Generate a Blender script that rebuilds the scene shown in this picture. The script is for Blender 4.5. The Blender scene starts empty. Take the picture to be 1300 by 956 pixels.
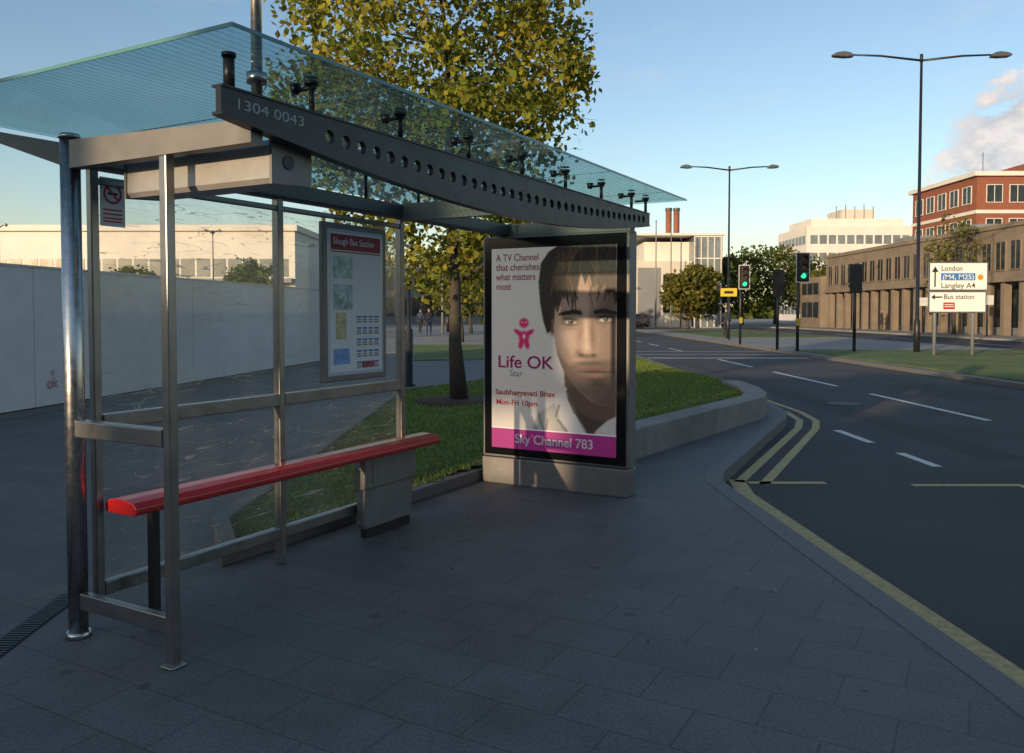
import bpy, math, random
import numpy as np
from mathutils import Vector, Matrix
random.seed(4)
scn=bpy.context.scene
scn.view_settings.view_transform='Standard'; scn.view_settings.look='None'; scn.view_settings.exposure=0; scn.view_settings.gamma=1
COL=scn.collection
# ---------------------------------------------------------------- materials
M={}
def mat(name,col,rough=.6,metal=0.0,var=0.0,scale=3.0,bump=0.0,bscale=40.0,spec=.5,var2=0,scale2=.5,coat=0):
    if name in M: return M[name]
    m=bpy.data.materials.new(name); m.use_nodes=True
    nt=m.node_tree; b=nt.nodes['Principled BSDF']
    b.inputs['Base Color'].default_value=(*col,1); b.inputs['Roughness'].default_value=rough
    b.inputs['Metallic'].default_value=metal
    b.inputs['Specular IOR Level'].default_value=spec
    b.inputs['Coat Weight'].default_value=coat
    tc=nt.nodes.new('ShaderNodeTexCoord')
    if var>0:
        n=nt.nodes.new('ShaderNodeTexNoise'); n.inputs['Scale'].default_value=scale; n.inputs['Detail'].default_value=6; n.inputs['Roughness'].default_value=.65
        nt.links.new(tc.outputs['Object'],n.inputs['Vector'])
        r=nt.nodes.new('ShaderNodeMapRange'); r.inputs['From Min'].default_value=.3; r.inputs['From Max'].default_value=.7
        r.inputs['To Min'].default_value=1-var; r.inputs['To Max'].default_value=1+var
        nt.links.new(n.outputs['Fac'],r.inputs['Value'])
        last=r.outputs['Result']
        if var2>0:
            n2=nt.nodes.new('ShaderNodeTexNoise'); n2.inputs['Scale'].default_value=scale2; n2.inputs['Detail'].default_value=4
            nt.links.new(tc.outputs['Object'],n2.inputs['Vector'])
            r2=nt.nodes.new('ShaderNodeMapRange'); r2.inputs['From Min'].default_value=.3; r2.inputs['From Max'].default_value=.7
            r2.inputs['To Min'].default_value=1-var2; r2.inputs['To Max'].default_value=1+var2
            nt.links.new(n2.outputs['Fac'],r2.inputs['Value'])
            mm=nt.nodes.new('ShaderNodeMath'); mm.operation='MULTIPLY'
            nt.links.new(last,mm.inputs[0]); nt.links.new(r2.outputs['Result'],mm.inputs[1]); last=mm.outputs[0]
        v=nt.nodes.new('ShaderNodeVectorMath'); v.operation='SCALE'; v.inputs[0].default_value=col
        nt.links.new(last,v.inputs['Scale']); nt.links.new(v.outputs['Vector'],b.inputs['Base Color'])
        rr=nt.nodes.new('ShaderNodeMapRange'); rr.inputs['To Min'].default_value=max(0.02,rough-.12); rr.inputs['To Max'].default_value=min(1,rough+.12)
        nt.links.new(n.outputs['Fac'],rr.inputs['Value']); nt.links.new(rr.outputs['Result'],b.inputs['Roughness'])
    if bump>0:
        n=nt.nodes.new('ShaderNodeTexNoise'); n.inputs['Scale'].default_value=bscale; n.inputs['Detail'].default_value=4
        nt.links.new(tc.outputs['Object'],n.inputs['Vector'])
        bp=nt.nodes.new('ShaderNodeBump'); bp.inputs['Strength'].default_value=bump; bp.inputs['Distance'].default_value=.02
        nt.links.new(n.outputs['Fac'],bp.inputs['Height']); nt.links.new(bp.outputs['Normal'],b.inputs['Normal'])
    M[name]=m; return m

steel=mat('brushed_steel',(.55,.53,.50),.28,1.0,.15,30)
steel_d=mat('grey_painted_metal',(.13,.135,.14),.45,.6,.1,12)
alu=mat('satin_aluminium',(.27,.26,.25),.34,.85,.15,9)
casing_m=mat('casing_aluminium',(.20,.188,.175),.5,.3,.15,6)
housing_m=mat('housing_silver',(.38,.36,.34),.4,.4,.12,6)
darkm=mat('dark_paint_metal',(.022,.026,.032),.4,.3,.15,12)
black=mat('black_gloss',(.006,.006,.007),.12)
blackm=mat('black_matt',(.012,.012,.013),.6)
red=mat('red_seat_plastic',(.50,.015,.015),.32,0,.15,14,coat=.2)
white=mat('white_sheet',(.78,.78,.76),.5)
whitep=mat('white_paint_weathered',(.55,.56,.57),.6,0,.25,14)
maroon=mat('maroon_print',(.28,.01,.04),.5)
magenta=mat('magenta_print',(.55,.012,.17),.5)
redprint=mat('red_print',(.50,.03,.035),.5)
greyprint=mat('grey_print',(.25,.24,.24),.5)
blueprint=mat('blue_print',(.04,.18,.50),.5)
yellow_l=mat('yellow_road_paint',(.50,.37,.15),.7,0,.35,18,.3,120)
white_l=mat('white_road_paint',(.68,.67,.64),.7,0,.28,18,.3,120)
asph=mat('asphalt',(.053,.051,.050),.8,0,.30,55,.6,180,var2=.28,scale2=.5)
asph2=mat('asphalt_patch',(.043,.042,.041),.85,0,.28,60,.6,180)
concrete=mat('concrete',(.25,.23,.20),.8,0,.18,5,.3,60,var2=.18,scale2=.8)
plazam=mat('plaza_concrete',(.26,.245,.22),.8,0,.15,3,.2,60,var2=.15,scale2=.4)
granite=mat('granite_kerb',(.145,.14,.132),.7,0,.25,40,.2,120)
gravel=mat('gravel',(.16,.15,.13),.9,0,.4,60,.8,120)
grassm=mat('lawn',(.105,.15,.035),.9,0,.35,9,.8,90,var2=.3,scale2=.8)
groundm=mat('ground_earth',(.07,.08,.04),.9,0,.3,.2)
bark=mat('bark',(.055,.045,.035),.9,0,.35,14,.8,30)
hoard=mat('hoarding_paint',(.66,.67,.68),.5,0,.06,3,var2=.10,scale2=.5)
brick=mat('red_brick',(.22,.080,.048),.85,0,.18,3)
cream=mat('cream_cladding',(.52,.49,.43),.7,0,.08,.6)
conc_b=mat('precast_concrete',(.19,.155,.12),.8,0,.22,.7)
whiteb=mat('white_render',(.62,.60,.57),.7,0,.08,.5)
winm=mat('window_glass',(.02,.026,.032),.12,0,.4,.7)
winl=mat('window_glass_light',(.14,.17,.19),.15,0,.35,.5)
greyb=mat('grey_cladding',(.18,.19,.20),.6,0,.1,.6)

def slab_mat():
    m=bpy.data.materials.new('paving_slabs'); m.use_nodes=True; nt=m.node_tree; b=nt.nodes['Principled BSDF']
    tc=nt.nodes.new('ShaderNodeTexCoord'); mp=nt.nodes.new('ShaderNodeMapping'); mp.inputs['Rotation'].default_value=(0,0,math.radians(29.45))
    nt.links.new(tc.outputs['Object'],mp.inputs['Vector'])
    br=nt.nodes.new('ShaderNodeTexBrick'); br.inputs['Scale'].default_value=1
    br.inputs['Brick Width'].default_value=.45; br.inputs['Row Height'].default_value=.3; br.inputs['Mortar Size'].default_value=.0045; br.inputs['Mortar Smooth'].default_value=.3
    br.inputs['Color1'].default_value=(.122,.116,.112,1); br.inputs['Color2'].default_value=(.142,.136,.130,1); br.inputs['Mortar'].default_value=(.082,.077,.073,1)
    nt.links.new(mp.outputs['Vector'],br.inputs['Vector'])
    n=nt.nodes.new('ShaderNodeTexNoise'); n.inputs['Scale'].default_value=1.4; n.inputs['Detail'].default_value=9; n.inputs['Roughness'].default_value=.72
    n2=nt.nodes.new('ShaderNodeTexNoise'); n2.inputs['Scale'].default_value=70; n2.inputs['Detail'].default_value=5
    for q in (n,n2): nt.links.new(tc.outputs['Object'],q.inputs['Vector'])
    r=nt.nodes.new('ShaderNodeMapRange'); r.inputs['From Min'].default_value=.3; r.inputs['From Max'].default_value=.7; r.inputs['To Min'].default_value=.66; r.inputs['To Max'].default_value=1.22
    nt.links.new(n.outputs['Fac'],r.inputs['Value'])
    r2=nt.nodes.new('ShaderNodeMapRange'); r2.inputs['From Min'].default_value=.3; r2.inputs['From Max'].default_value=.7; r2.inputs['To Min'].default_value=.72; r2.inputs['To Max'].default_value=1.28
    nt.links.new(n2.outputs['Fac'],r2.inputs['Value'])
    mm=nt.nodes.new('ShaderNodeMath'); mm.operation='MULTIPLY'; nt.links.new(r.outputs[0],mm.inputs[0]); nt.links.new(r2.outputs[0],mm.inputs[1])
    vo=nt.nodes.new('ShaderNodeTexVoronoi'); vo.inputs['Scale'].default_value=2.3; nt.links.new(tc.outputs['Object'],vo.inputs['Vector'])
    vr=nt.nodes.new('ShaderNodeMapRange'); vr.inputs['From Min'].default_value=.045; vr.inputs['From Max'].default_value=.085; vr.inputs['To Min'].default_value=.6; vr.inputs['To Max'].default_value=1
    nt.links.new(vo.outputs['Distance'],vr.inputs['Value'])
    m2=nt.nodes.new('ShaderNodeMath'); m2.operation='MULTIPLY'; nt.links.new(mm.outputs[0],m2.inputs[0]); nt.links.new(vr.outputs[0],m2.inputs[1])
    v=nt.nodes.new('ShaderNodeVectorMath'); v.operation='SCALE'; nt.links.new(br.outputs['Color'],v.inputs[0]); nt.links.new(m2.outputs[0],v.inputs['Scale'])
    nt.links.new(v.outputs['Vector'],b.inputs['Base Color'])
    rr=nt.nodes.new('ShaderNodeMapRange'); rr.inputs['To Min'].default_value=.5; rr.inputs['To Max'].default_value=.9; nt.links.new(n.outputs['Fac'],rr.inputs['Value']); nt.links.new(rr.outputs[0],b.inputs['Roughness'])
    bp=nt.nodes.new('ShaderNodeBump'); bp.inputs['Strength'].default_value=.25; bp.inputs['Distance'].default_value=.008
    ad=nt.nodes.new('ShaderNodeMath'); ad.operation='SUBTRACT'; nt.links.new(n2.outputs['Fac'],ad.inputs[0]); nt.links.new(br.outputs['Fac'],ad.inputs[1])
    nt.links.new(ad.outputs[0],bp.inputs['Height']); nt.links.new(bp.outputs['Normal'],b.inputs['Normal'])
    return m
slabs=slab_mat()

def glass_mat(name,tint,dirt=.05,dirtcol=(.6,.6,.55),stripes=0,scr=0):
    m=bpy.data.materials.new(name); m.use_nodes=True; nt=m.node_tree; nt.nodes.clear()
    out=nt.nodes.new('ShaderNodeOutputMaterial'); tr=nt.nodes.new('ShaderNodeBsdfTransparent'); tr.inputs['Color'].default_value=(*tint,1)
    gl=nt.nodes.new('ShaderNodeBsdfGlossy'); gl.inputs['Roughness'].default_value=.02
    lw=nt.nodes.new('ShaderNodeLayerWeight'); lw.inputs['Blend'].default_value=.25
    pw=nt.nodes.new('ShaderNodeMath'); pw.operation='POWER'; pw.inputs[1].default_value=2.0
    nt.links.new(lw.outputs['Facing'],pw.inputs[0])
    mr=nt.nodes.new('ShaderNodeMapRange'); mr.inputs['To Min'].default_value=.05; mr.inputs['To Max'].default_value=.55
    nt.links.new(pw.outputs[0],mr.inputs['Value'])
    mx=nt.nodes.new('ShaderNodeMixShader'); nt.links.new(mr.outputs[0],mx.inputs[0]); nt.links.new(tr.outputs[0],mx.inputs[1]); nt.links.new(gl.outputs[0],mx.inputs[2])
    df=nt.nodes.new('ShaderNodeBsdfDiffuse'); df.inputs['Color'].default_value=(*dirtcol,1)
    tl=nt.nodes.new('ShaderNodeBsdfTranslucent'); tl.inputs['Color'].default_value=(*dirtcol,1)
    m3=nt.nodes.new('ShaderNodeMixShader'); m3.inputs[0].default_value=.5; nt.links.new(df.outputs[0],m3.inputs[1]); nt.links.new(tl.outputs[0],m3.inputs[2])
    m2=nt.nodes.new('ShaderNodeMixShader'); nt.links.new(mx.outputs[0],m2.inputs[1]); nt.links.new(m3.outputs[0],m2.inputs[2])
    tc=nt.nodes.new('ShaderNodeTexCoord')
    n=nt.nodes.new('ShaderNodeTexNoise'); n.inputs['Scale'].default_value=3; n.inputs['Detail'].default_value=7; nt.links.new(tc.outputs['Object'],n.inputs['Vector'])
    r=nt.nodes.new('ShaderNodeMapRange'); r.inputs['From Min'].default_value=.35; r.inputs['From Max'].default_value=.75; r.inputs['To Min'].default_value=dirt*.5; r.inputs['To Max'].default_value=dirt*2
    nt.links.new(n.outputs['Fac'],r.inputs['Value']); fac=r.outputs[0]
    if stripes:
        sp=nt.nodes.new('ShaderNodeSeparateXYZ'); nt.links.new(tc.outputs['Object'],sp.inputs[0])
        mu=nt.nodes.new('ShaderNodeMath'); mu.operation='MULTIPLY'; mu.inputs[1].default_value=1/stripes; nt.links.new(sp.outputs['X'],mu.inputs[0])
        fc=nt.nodes.new('ShaderNodeMath'); fc.operation='FRACT'; nt.links.new(mu.outputs[0],fc.inputs[0])
        gt=nt.nodes.new('ShaderNodeMath'); gt.operation='LESS_THAN'; gt.inputs[1].default_value=.22; nt.links.new(fc.outputs[0],gt.inputs[0])
        m5=nt.nodes.new('ShaderNodeMath'); m5.operation='MULTIPLY'; m5.inputs[1].default_value=.26; nt.links.new(gt.outputs[0],m5.inputs[0])
        ad=nt.nodes.new('ShaderNodeMath'); ad.operation='ADD'; nt.links.new(fac,ad.inputs[0]); nt.links.new(m5.outputs[0],ad.inputs[1]); fac=ad.outputs[0]
    if scr:
        for i,ro in enumerate([.5,-.7,1.2,.1]):
            mp=nt.nodes.new('ShaderNodeMapping'); mp.inputs['Rotation'].default_value=(ro,0,0); mp.inputs['Scale'].default_value=(1,.7+i*.3,12)
            mp.inputs['Location'].default_value=(0,i*3.1,i)
            nt.links.new(tc.outputs['Object'],mp.inputs['Vector'])
            q=nt.nodes.new('ShaderNodeTexNoise'); q.inputs['Scale'].default_value=1.3; q.inputs['Detail'].default_value=1; nt.links.new(mp.outputs[0],q.inputs['Vector'])
            s1=nt.nodes.new('ShaderNodeMath'); s1.operation='SUBTRACT'; s1.inputs[1].default_value=.47+.035*i; nt.links.new(q.outputs['Fac'],s1.inputs[0])
            ab=nt.nodes.new('ShaderNodeMath'); ab.operation='ABSOLUTE'; nt.links.new(s1.outputs[0],ab.inputs[0])
            lt=nt.nodes.new('ShaderNodeMath'); lt.operation='LESS_THAN'; lt.inputs[1].default_value=.0045; nt.links.new(ab.outputs[0],lt.inputs[0])
            q2=nt.nodes.new('ShaderNodeTexNoise'); q2.inputs['Scale'].default_value=1.3+i; nt.links.new(mp.outputs[0],q2.inputs['Vector'])
            g2=nt.nodes.new('ShaderNodeMath'); g2.operation='GREATER_THAN'; g2.inputs[1].default_value=.50; nt.links.new(q2.outputs['Fac'],g2.inputs[0])
            ml=nt.nodes.new('ShaderNodeMath'); ml.operation='MULTIPLY'; nt.links.new(lt.outputs[0],ml.inputs[0]); nt.links.new(g2.outputs[0],ml.inputs[1])
            m5=nt.nodes.new('ShaderNodeMath'); m5.operation='MULTIPLY'; m5.inputs[1].default_value=scr; nt.links.new(ml.outputs[0],m5.inputs[0])
            ad=nt.nodes.new('ShaderNodeMath'); ad.operation='ADD'; nt.links.new(fac,ad.inputs[0]); nt.links.new(m5.outputs[0],ad.inputs[1]); fac=ad.outputs[0]
    nt.links.new(fac,m2.inputs[0]); nt.links.new(m2.outputs[0],out.inputs['Surface'])
    return m
wallglass=glass_mat('shelter_glass',(.92,.93,.90),dirt=.13,dirtcol=(.62,.56,.46),scr=.55)
roofglass=glass_mat('roof_glass_printed',(.72,.86,.87),dirt=.06,dirtcol=(.42,.53,.54),stripes=.045)
edgeglass=mat('glass_edge_green',(.10,.24,.23),.2)

# ---------------------------------------------------------------- builder
class B:
    def __init__(s,name,loc=(0,0,0),rz=0):
        s.name=name; s.loc=loc; s.rz=rz; s.parts={}; s.bev={}; s.smooth=set(); s.extra=[]
    def _p(s,part,m):
        if part not in s.parts: s.parts[part]=[[],[],m]
        return s.parts[part]
    def add(s,part,m,vs,fs):
        p=s._p(part,m); o=len(p[0]); p[0].extend(vs); p[1].extend([tuple(i+o for i in f) for f in fs])
    def box(s,part,m,x0,x1,y0,y1,z0,z1):
        if x0>x1:x0,x1=x1,x0
        if y0>y1:y0,y1=y1,y0
        if z0>z1:z0,z1=z1,z0
        v=[(x0,y0,z0),(x1,y0,z0),(x1,y1,z0),(x0,y1,z0),(x0,y0,z1),(x1,y0,z1),(x1,y1,z1),(x0,y1,z1)]
        s.add(part,m,v,[(0,3,2,1),(4,5,6,7),(0,1,5,4),(1,2,6,5),(2,3,7,6),(3,0,4,7)])
    def tube(s,part,m,pts,rs,n=12):
        vs=[];fs=[]; pts=[Vector(p) for p in pts]
        if not hasattr(rs,'__len__'): rs=[rs]*len(pts)
        for i,p in enumerate(pts):
            d=(pts[min(i+1,len(pts)-1)]-pts[max(i-1,0)]).normalized()
            up=Vector((0,0,1)) if abs(d.z)<.95 else Vector((1,0,0))
            a=d.cross(up).normalized(); b=a.cross(d)
            for k in range(n):
                t=2*math.pi*k/n; q=p+(a*math.cos(t)+b*math.sin(t))*rs[i]; vs.append(tuple(q))
        for i in range(len(pts)-1):
            for k in range(n):
                k2=(k+1)%n; fs.append((i*n+k,i*n+k2,(i+1)*n+k2,(i+1)*n+k))
        fs.append(tuple(range(n))[::-1]); fs.append(tuple((len(pts)-1)*n+k for k in range(n)))
        s.add(part,m,vs,fs); s.smooth.add(part)
    def prism(s,part,m,poly,z0,z1):
        n=len(poly); a=sum(poly[i][0]*poly[(i+1)%n][1]-poly[(i+1)%n][0]*poly[i][1] for i in range(n))
        if a<0: poly=poly[::-1]
        vs=[(p[0],p[1],z0) for p in poly]+[(p[0],p[1],z1) for p in poly]
        fs=[tuple(range(n))[::-1],tuple(range(n,2*n))]+[(i,(i+1)%n,n+(i+1)%n,n+i) for i in range(n)]
        s.add(part,m,vs,fs)
    def extr(s,part,m,poly,axis,a0,a1):
        n=len(poly)
        f=(lambda p,a:(a,p[0],p[1])) if axis=='x' else (lambda p,a:(p[0],a,p[1]))
        vs=[f(p,a0) for p in poly]+[f(p,a1) for p in poly]
        fs=[tuple(range(n)),tuple(range(n,2*n))[::-1]]+[(i,n+i,n+(i+1)%n,(i+1)%n) for i in range(n)]
        s.add(part,m,vs,fs)
    def quad(s,part,m,a,b,c,d): s.add(part,m,[a,b,c,d],[(0,1,2,3)])
    def text(s,txt,m,loc,rot,size,width=None,align='LEFT',off=0.0,ext=.0006):
        cu=bpy.data.curves.new('lettering','FONT'); cu.body=txt; cu.size=size; cu.align_x=align; cu.offset=off; cu.extrude=ext
        cu.materials.append(m); o=bpy.data.objects.new('lettering_'+''.join(c if c.isalnum() else '_' for c in txt.lower())[:14],cu); COL.objects.link(o)
        o.location=loc; o.rotation_euler=rot
        s.extra.append((o,width)); return o
    def build(s,bevel=None):
        e=bpy.data.objects.new(s.name,None); COL.objects.link(e); e.location=s.loc; e.rotation_euler=(0,0,s.rz); e.empty_display_size=.2
        for pn,(v,f,m) in s.parts.items():
            me=bpy.data.meshes.new(pn); me.from_pydata(v,[],f); me.materials.append(m)
            o=bpy.data.objects.new(pn,me); COL.objects.link(o); o.parent=e
            import bmesh
            bm=bmesh.new(); bm.from_mesh(me); bmesh.ops.recalc_face_normals(bm,faces=bm.faces); bm.to_mesh(me); bm.free()
            if pn in s.smooth:
                for p in me.polygons: p.use_smooth=len(p.vertices)<=4
            w=s.bev.get(pn,None)
            if w:
                md=o.modifiers.new('bevel','BEVEL'); md.width=w; md.segments=2; md.limit_method='ANGLE'
        if s.extra:
            bpy.context.view_layer.update()
            for o,w in s.extra:
                if w and o.dimensions.x>0:
                    k=w/o.dimensions.x; o.scale=(k,1,1)
                o.parent=e
        s.e=e; return e

def offs(pl,d):
    out=[]
    for i,p in enumerate(pl):
        a=Vector(pl[max(i-1,0)]); b=Vector(pl[min(i+1,len(pl)-1)]); 
        d1=(Vector(p)-a); d2=(b-Vector(p)); 
        d1=d1.normalized() if d1.length>0 else d2.normalized(); d2=d2.normalized() if d2.length>0 else d1
        n1=Vector((d1.y,-d1.x)); n2=Vector((d2.y,-d2.x)); n=(n1+n2).normalized(); k=1/max(.5,n.dot(n1))
        out.append((p[0]+n.x*d*k,p[1]+n.y*d*k))
    return out
def strip(b,part,m,pl,o0,o1,z,z1=None):
    A=offs(pl,o0); C=offs(pl,o1)
    if z1 is None:
        for i in range(len(pl)-1): b.quad(part,m,(*A[i],z),(*C[i],z),(*C[i+1],z),(*A[i+1],z))
    else:
        n=len(pl); vs=[]
        for i in range(n): vs+=[(*A[i],z),(*C[i],z),(*C[i],z1),(*A[i],z1)]
        fs=[(0,1,2,3),(4*n-4,4*n-1,4*n-2,4*n-3)]
        for i in range(n-1):
            o=4*i
            for k in range(4): fs.append((o+k,o+4+k,o+4+(k+1)%4,o+(k+1)%4))
        b.add(part,m,vs,fs)

# ---------------------------------------------------------------- camera
cam=bpy.data.cameras.new('camera'); co=bpy.data.objects.new('camera',cam); COL.objects.link(co); scn.camera=co
co.location=(0,0,1.5); co.rotation_euler=(math.radians(90-1.97),0,0)
cam.sensor_width=36; cam.lens=28.94; cam.shift_y=-45/1300; cam.clip_end=6000; cam.clip_start=.05

# ---------------------------------------------------------------- light
EL=math.radians(8.5); AZ=math.radians(215)
tosun=Vector((math.sin(AZ)*math.cos(EL),math.cos(AZ)*math.cos(EL),math.sin(EL)))
sl=bpy.data.lights.new('sun','SUN'); so=bpy.data.objects.new('sun',sl); COL.objects.link(so)
sl.energy=5.0; sl.angle=math.radians(.5); sl.color=(1,.74,.46)
so.rotation_euler=(-tosun).to_track_quat('-Z','Y').to_euler()
w=bpy.data.worlds.new('World'); scn.world=w; w.use_nodes=True; nt=w.node_tree; nt.nodes.clear()
out=nt.nodes.new('ShaderNodeOutputWorld'); bg=nt.nodes.new('ShaderNodeBackground'); bg.inputs['Strength'].default_value=.225
sky=nt.nodes.new('ShaderNodeTexSky'); sky.sky_type='NISHITA'; sky.sun_disc=False; sky.sun_elevation=EL; sky.sun_rotation=AZ; sky.altitude=50; sky.air_density=1.0; sky.dust_density=.9; sky.ozone_density=1.5
tc=nt.nodes.new('ShaderNodeTexCoord')
def dirmask(d,r0,r1):
    dv=Vector(d).normalized()
    dp=nt.nodes.new('ShaderNodeVectorMath'); dp.operation='DISTANCE'; dp.inputs[1].default_value=dv
    nm=nt.nodes.new('ShaderNodeVectorMath'); nm.operation='NORMALIZE'; nt.links.new(tc.outputs['Generated'],nm.inputs[0]); nt.links.new(nm.outputs[0],dp.inputs[0])
    mr=nt.nodes.new('ShaderNodeMapRange'); mr.inputs['From Min'].default_value=r0; mr.inputs['From Max'].default_value=r1; mr.inputs['To Min'].default_value=1; mr.inputs['To Max'].default_value=0
    nt.links.new(dp.outputs['Value'],mr.inputs['Value']); return mr.outputs[0]
def math2(op,a,b,clamp=False):
    n=nt.nodes.new('ShaderNodeMath'); n.operation=op; n.use_clamp=clamp
    for i,q in enumerate((a,b)):
        if isinstance(q,(int,float)): n.inputs[i].default_value=q
        else: nt.links.new(q,n.inputs[i])
    return n.outputs[0]
cn=nt.nodes.new('ShaderNodeTexNoise'); cn.inputs['Scale'].default_value=30; cn.inputs['Detail'].default_value=8; cn.inputs['Roughness'].default_value=.6
mp=nt.nodes.new('ShaderNodeMapping'); mp.inputs['Scale'].default_value=(1,1,1.5); nt.links.new(tc.outputs['Generated'],mp.inputs[0]); nt.links.new(mp.outputs[0],cn.inputs['Vector'])
m1=dirmask((655,1045,195),.0,.125)
c1=math2('ADD',math2('MULTIPLY',m1,1.3),math2('MULTIPLY',math2('SUBTRACT',cn.outputs['Fac'],.5),1.6))
r1=nt.nodes.new('ShaderNodeMapRange'); r1.inputs['From Min'].default_value=.40; r1.inputs['From Max'].default_value=.62; nt.links.new(c1,r1.inputs['Value'])
wn=nt.nodes.new('ShaderNodeTexNoise'); wn.inputs['Scale'].default_value=5; wn.inputs['Detail'].default_value=8; mp2=nt.nodes.new('ShaderNodeMapping'); mp2.inputs['Scale'].default_value=(1,1,5); nt.links.new(tc.outputs['Generated'],mp2.inputs[0]); nt.links.new(mp2.outputs[0],wn.inputs['Vector'])
r2=nt.nodes.new('ShaderNodeMapRange'); r2.inputs['From Min'].default_value=.55; r2.inputs['From Max'].default_value=.8; r2.inputs['To Max'].default_value=.25; nt.links.new(wn.outputs['Fac'],r2.inputs['Value'])
mask=math2('ADD',math2('MULTIPLY',r1.outputs[0],.8),r2.outputs[0],True)
mix=nt.nodes.new('ShaderNodeMixRGB')
cc=nt.nodes.new('ShaderNodeMixRGB'); cc.inputs['Color1'].default_value=(2.6,2.45,2.5,1); cc.inputs['Color2'].default_value=(4.2,3.6,3.3,1)
r3=nt.nodes.new('ShaderNodeMapRange'); r3.inputs['From Min'].default_value=.40; r3.inputs['From Max'].default_value=.62; nt.links.new(cn.outputs['Fac'],r3.inputs['Value']); nt.links.new(r3.outputs[0],cc.inputs['Fac']); nt.links.new(cc.outputs[0],mix.inputs['Color2'])
tint=nt.nodes.new('ShaderNodeMixRGB'); tint.blend_type='MULTIPLY'; tint.inputs['Fac'].default_value=1
sx=nt.nodes.new('ShaderNodeSeparateXYZ'); nm_=nt.nodes.new('ShaderNodeVectorMath'); nm_.operation='NORMALIZE'; nt.links.new(tc.outputs['Generated'],nm_.inputs[0]); nt.links.new(nm_.outputs[0],sx.inputs[0])
ramp=nt.nodes.new('ShaderNodeValToRGB'); cr_=ramp.color_ramp; cr_.elements[0].position=0.0; cr_.elements[0].color=(1.05,.96,.94,1); cr_.elements[1].position=.42; cr_.elements[1].color=(.92,.94,1.0,1)
e1=cr_.elements.new(.15); e1.color=(.98,.96,.97,1)
nt.links.new(sx.outputs['Z'],ramp.inputs[0]); nt.links.new(ramp.outputs[0],tint.inputs['Color2'])
nt.links.new(sky.outputs[0],tint.inputs['Color1']); nt.links.new(tint.outputs[0],mix.inputs['Color1']); nt.links.new(mask,mix.inputs['Fac'])
nt.links.new(mix.outputs[0],bg.inputs['Color']); nt.links.new(bg.outputs[0],out.inputs[0])

# ---------------------------------------------------------------- ground
g=B('ground'); g.quad('ground_sheet',groundm,(-3000,-3000,-.135),(3000,-3000,-.135),(3000,3000,-.135),(-3000,3000,-.135)); g.build()
r=B('road'); r.quad('carriageway',asph,(-2,-60,-.12),(34,-60,-.12),(34,260,-.12),(-2,260,-.12))
r.quad('trench_patch',asph2,(5.2,9,-.1185),(5.75,9,-.1185),(5.9,27,-.1185),(5.35,27,-.1185)); r.quad('trench_patch',asph2,(8.2,15,-.1185),(9.6,15,-.1185),(9.6,18.5,-.1185),(8.2,18.5,-.1185))
KERB=[(2.06,-12),(2.03,3.3),(1.93,5.5),(1.86,7.3),(2.0,7.75),(3.85,11.6),(4.15,12.4),(4.28,13.4),(4.3,16),(4.3,120)]
r.build()
pv=B('pavement')
pv.prism('paved_area',slabs,[(-60,-14),*KERB,(-60,120)],-.3,0)
strip(pv,'kerb_stones',granite,KERB,-.14,.012,-.14,.004)
pv.build()
mk=B('road_markings')
zr=-.116
strip(mk,'yellow_edge_line',yellow_l,[(2.06,-12),(2.03,3.3),(1.93,5.5),(1.86,7.3),(1.95,7.95)],.15,.30,zr)
dl=[(2.0,7.9),(3.85,11.6),(4.15,12.4),(4.28,13.4),(4.3,16),(4.3,70)]
strip(mk,'double_yellow_a',yellow_l,dl,.14,.24,zr); strip(mk,'double_yellow_b',yellow_l,dl,.37,.47,zr)
def rect(part,m,x0,x1,y0,y1,z=zr): mk.quad(part,m,(x0,y0,z),(x1,y0,z),(x1,y1,z),(x0,y1,z))
rect('bay_box',yellow_l,2.25,2.98,7.72,7.84); rect('bay_box',yellow_l,3.75,4.72,7.62,7.72); rect('bay_box',yellow_l,4.72,4.80,5.2,7.72); rect('bay_box',yellow_l,4.72,4.80,1.2,4.0)
for y0,y1 in [(8.6,9.45),(10.2,11.3)]: rect('bay_dashes',white_l,4.42,4.53,y0,y1)
for y0,y1 in [(12.3,16.4),(18.1,22.5),(24.5,28.5),(3.5,8.0)]: rect('lane_dashes',white_l,7.1,7.22,y0,y1)
for k in range(8): rect('lane_dashes',white_l,7.1,7.2,31.5+k*5.5+3,34.5+k*5.5+3)
rect('stop_line',white_l,4.8,10.6,29.2,29.5); rect('stop_line',white_l,4.8,10.6,31.8,31.95); rect('stop_line',white_l,4.8,10.6,34.2,34.35)
for k in range(9): rect('lane_dashes_far',white_l,24.3,24.45,22+k*9,26+k*9)
mk.build()
mh=B('manhole_cover',(5.9,14.6,-.12)); mh.tube('frame',asph2,[(0,0,.001),(0,0,.005)],.34,28); mh.tube('lid',blackm,[(0,0,.005),(0,0,.007)],.29,28); mh.build()
cr=B('central_reservation')
cr.prism('reservation_kerb',granite,[(10.8,6),(20.6,6),(20.6,75),(10.9,75)],-.2,-.01)
cr.prism('reservation_paving',plazam,[(11,33.2),(20.4,33.2),(20.4,74.8),(11.05,74.8)],-.1,.0)
cr.prism('reservation_grass',grassm,[(11.05,6.2),(20.4,6.2),(20.4,33),(11.3,33)],-.1,.02)
cr.prism('reservation_grass_far',grassm,[(12.5,50),(20.0,50),(20.0,70),(12.5,70)],-.05,.02)
cr.build()
fp=B('far_pavement'); fp.prism('paving',plazam,[(28.5,-10),(120,-10),(120,75),(75,200),(12,200),(12,86),(28.5,86)],-.2,0); fp.build()
ns=B('plaza'); ns.prism('plaza_paving',plazam,[(-9,31),(3.9,31),(3.9,110),(-30,110)],-.05,.012)
ns.build()
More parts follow.
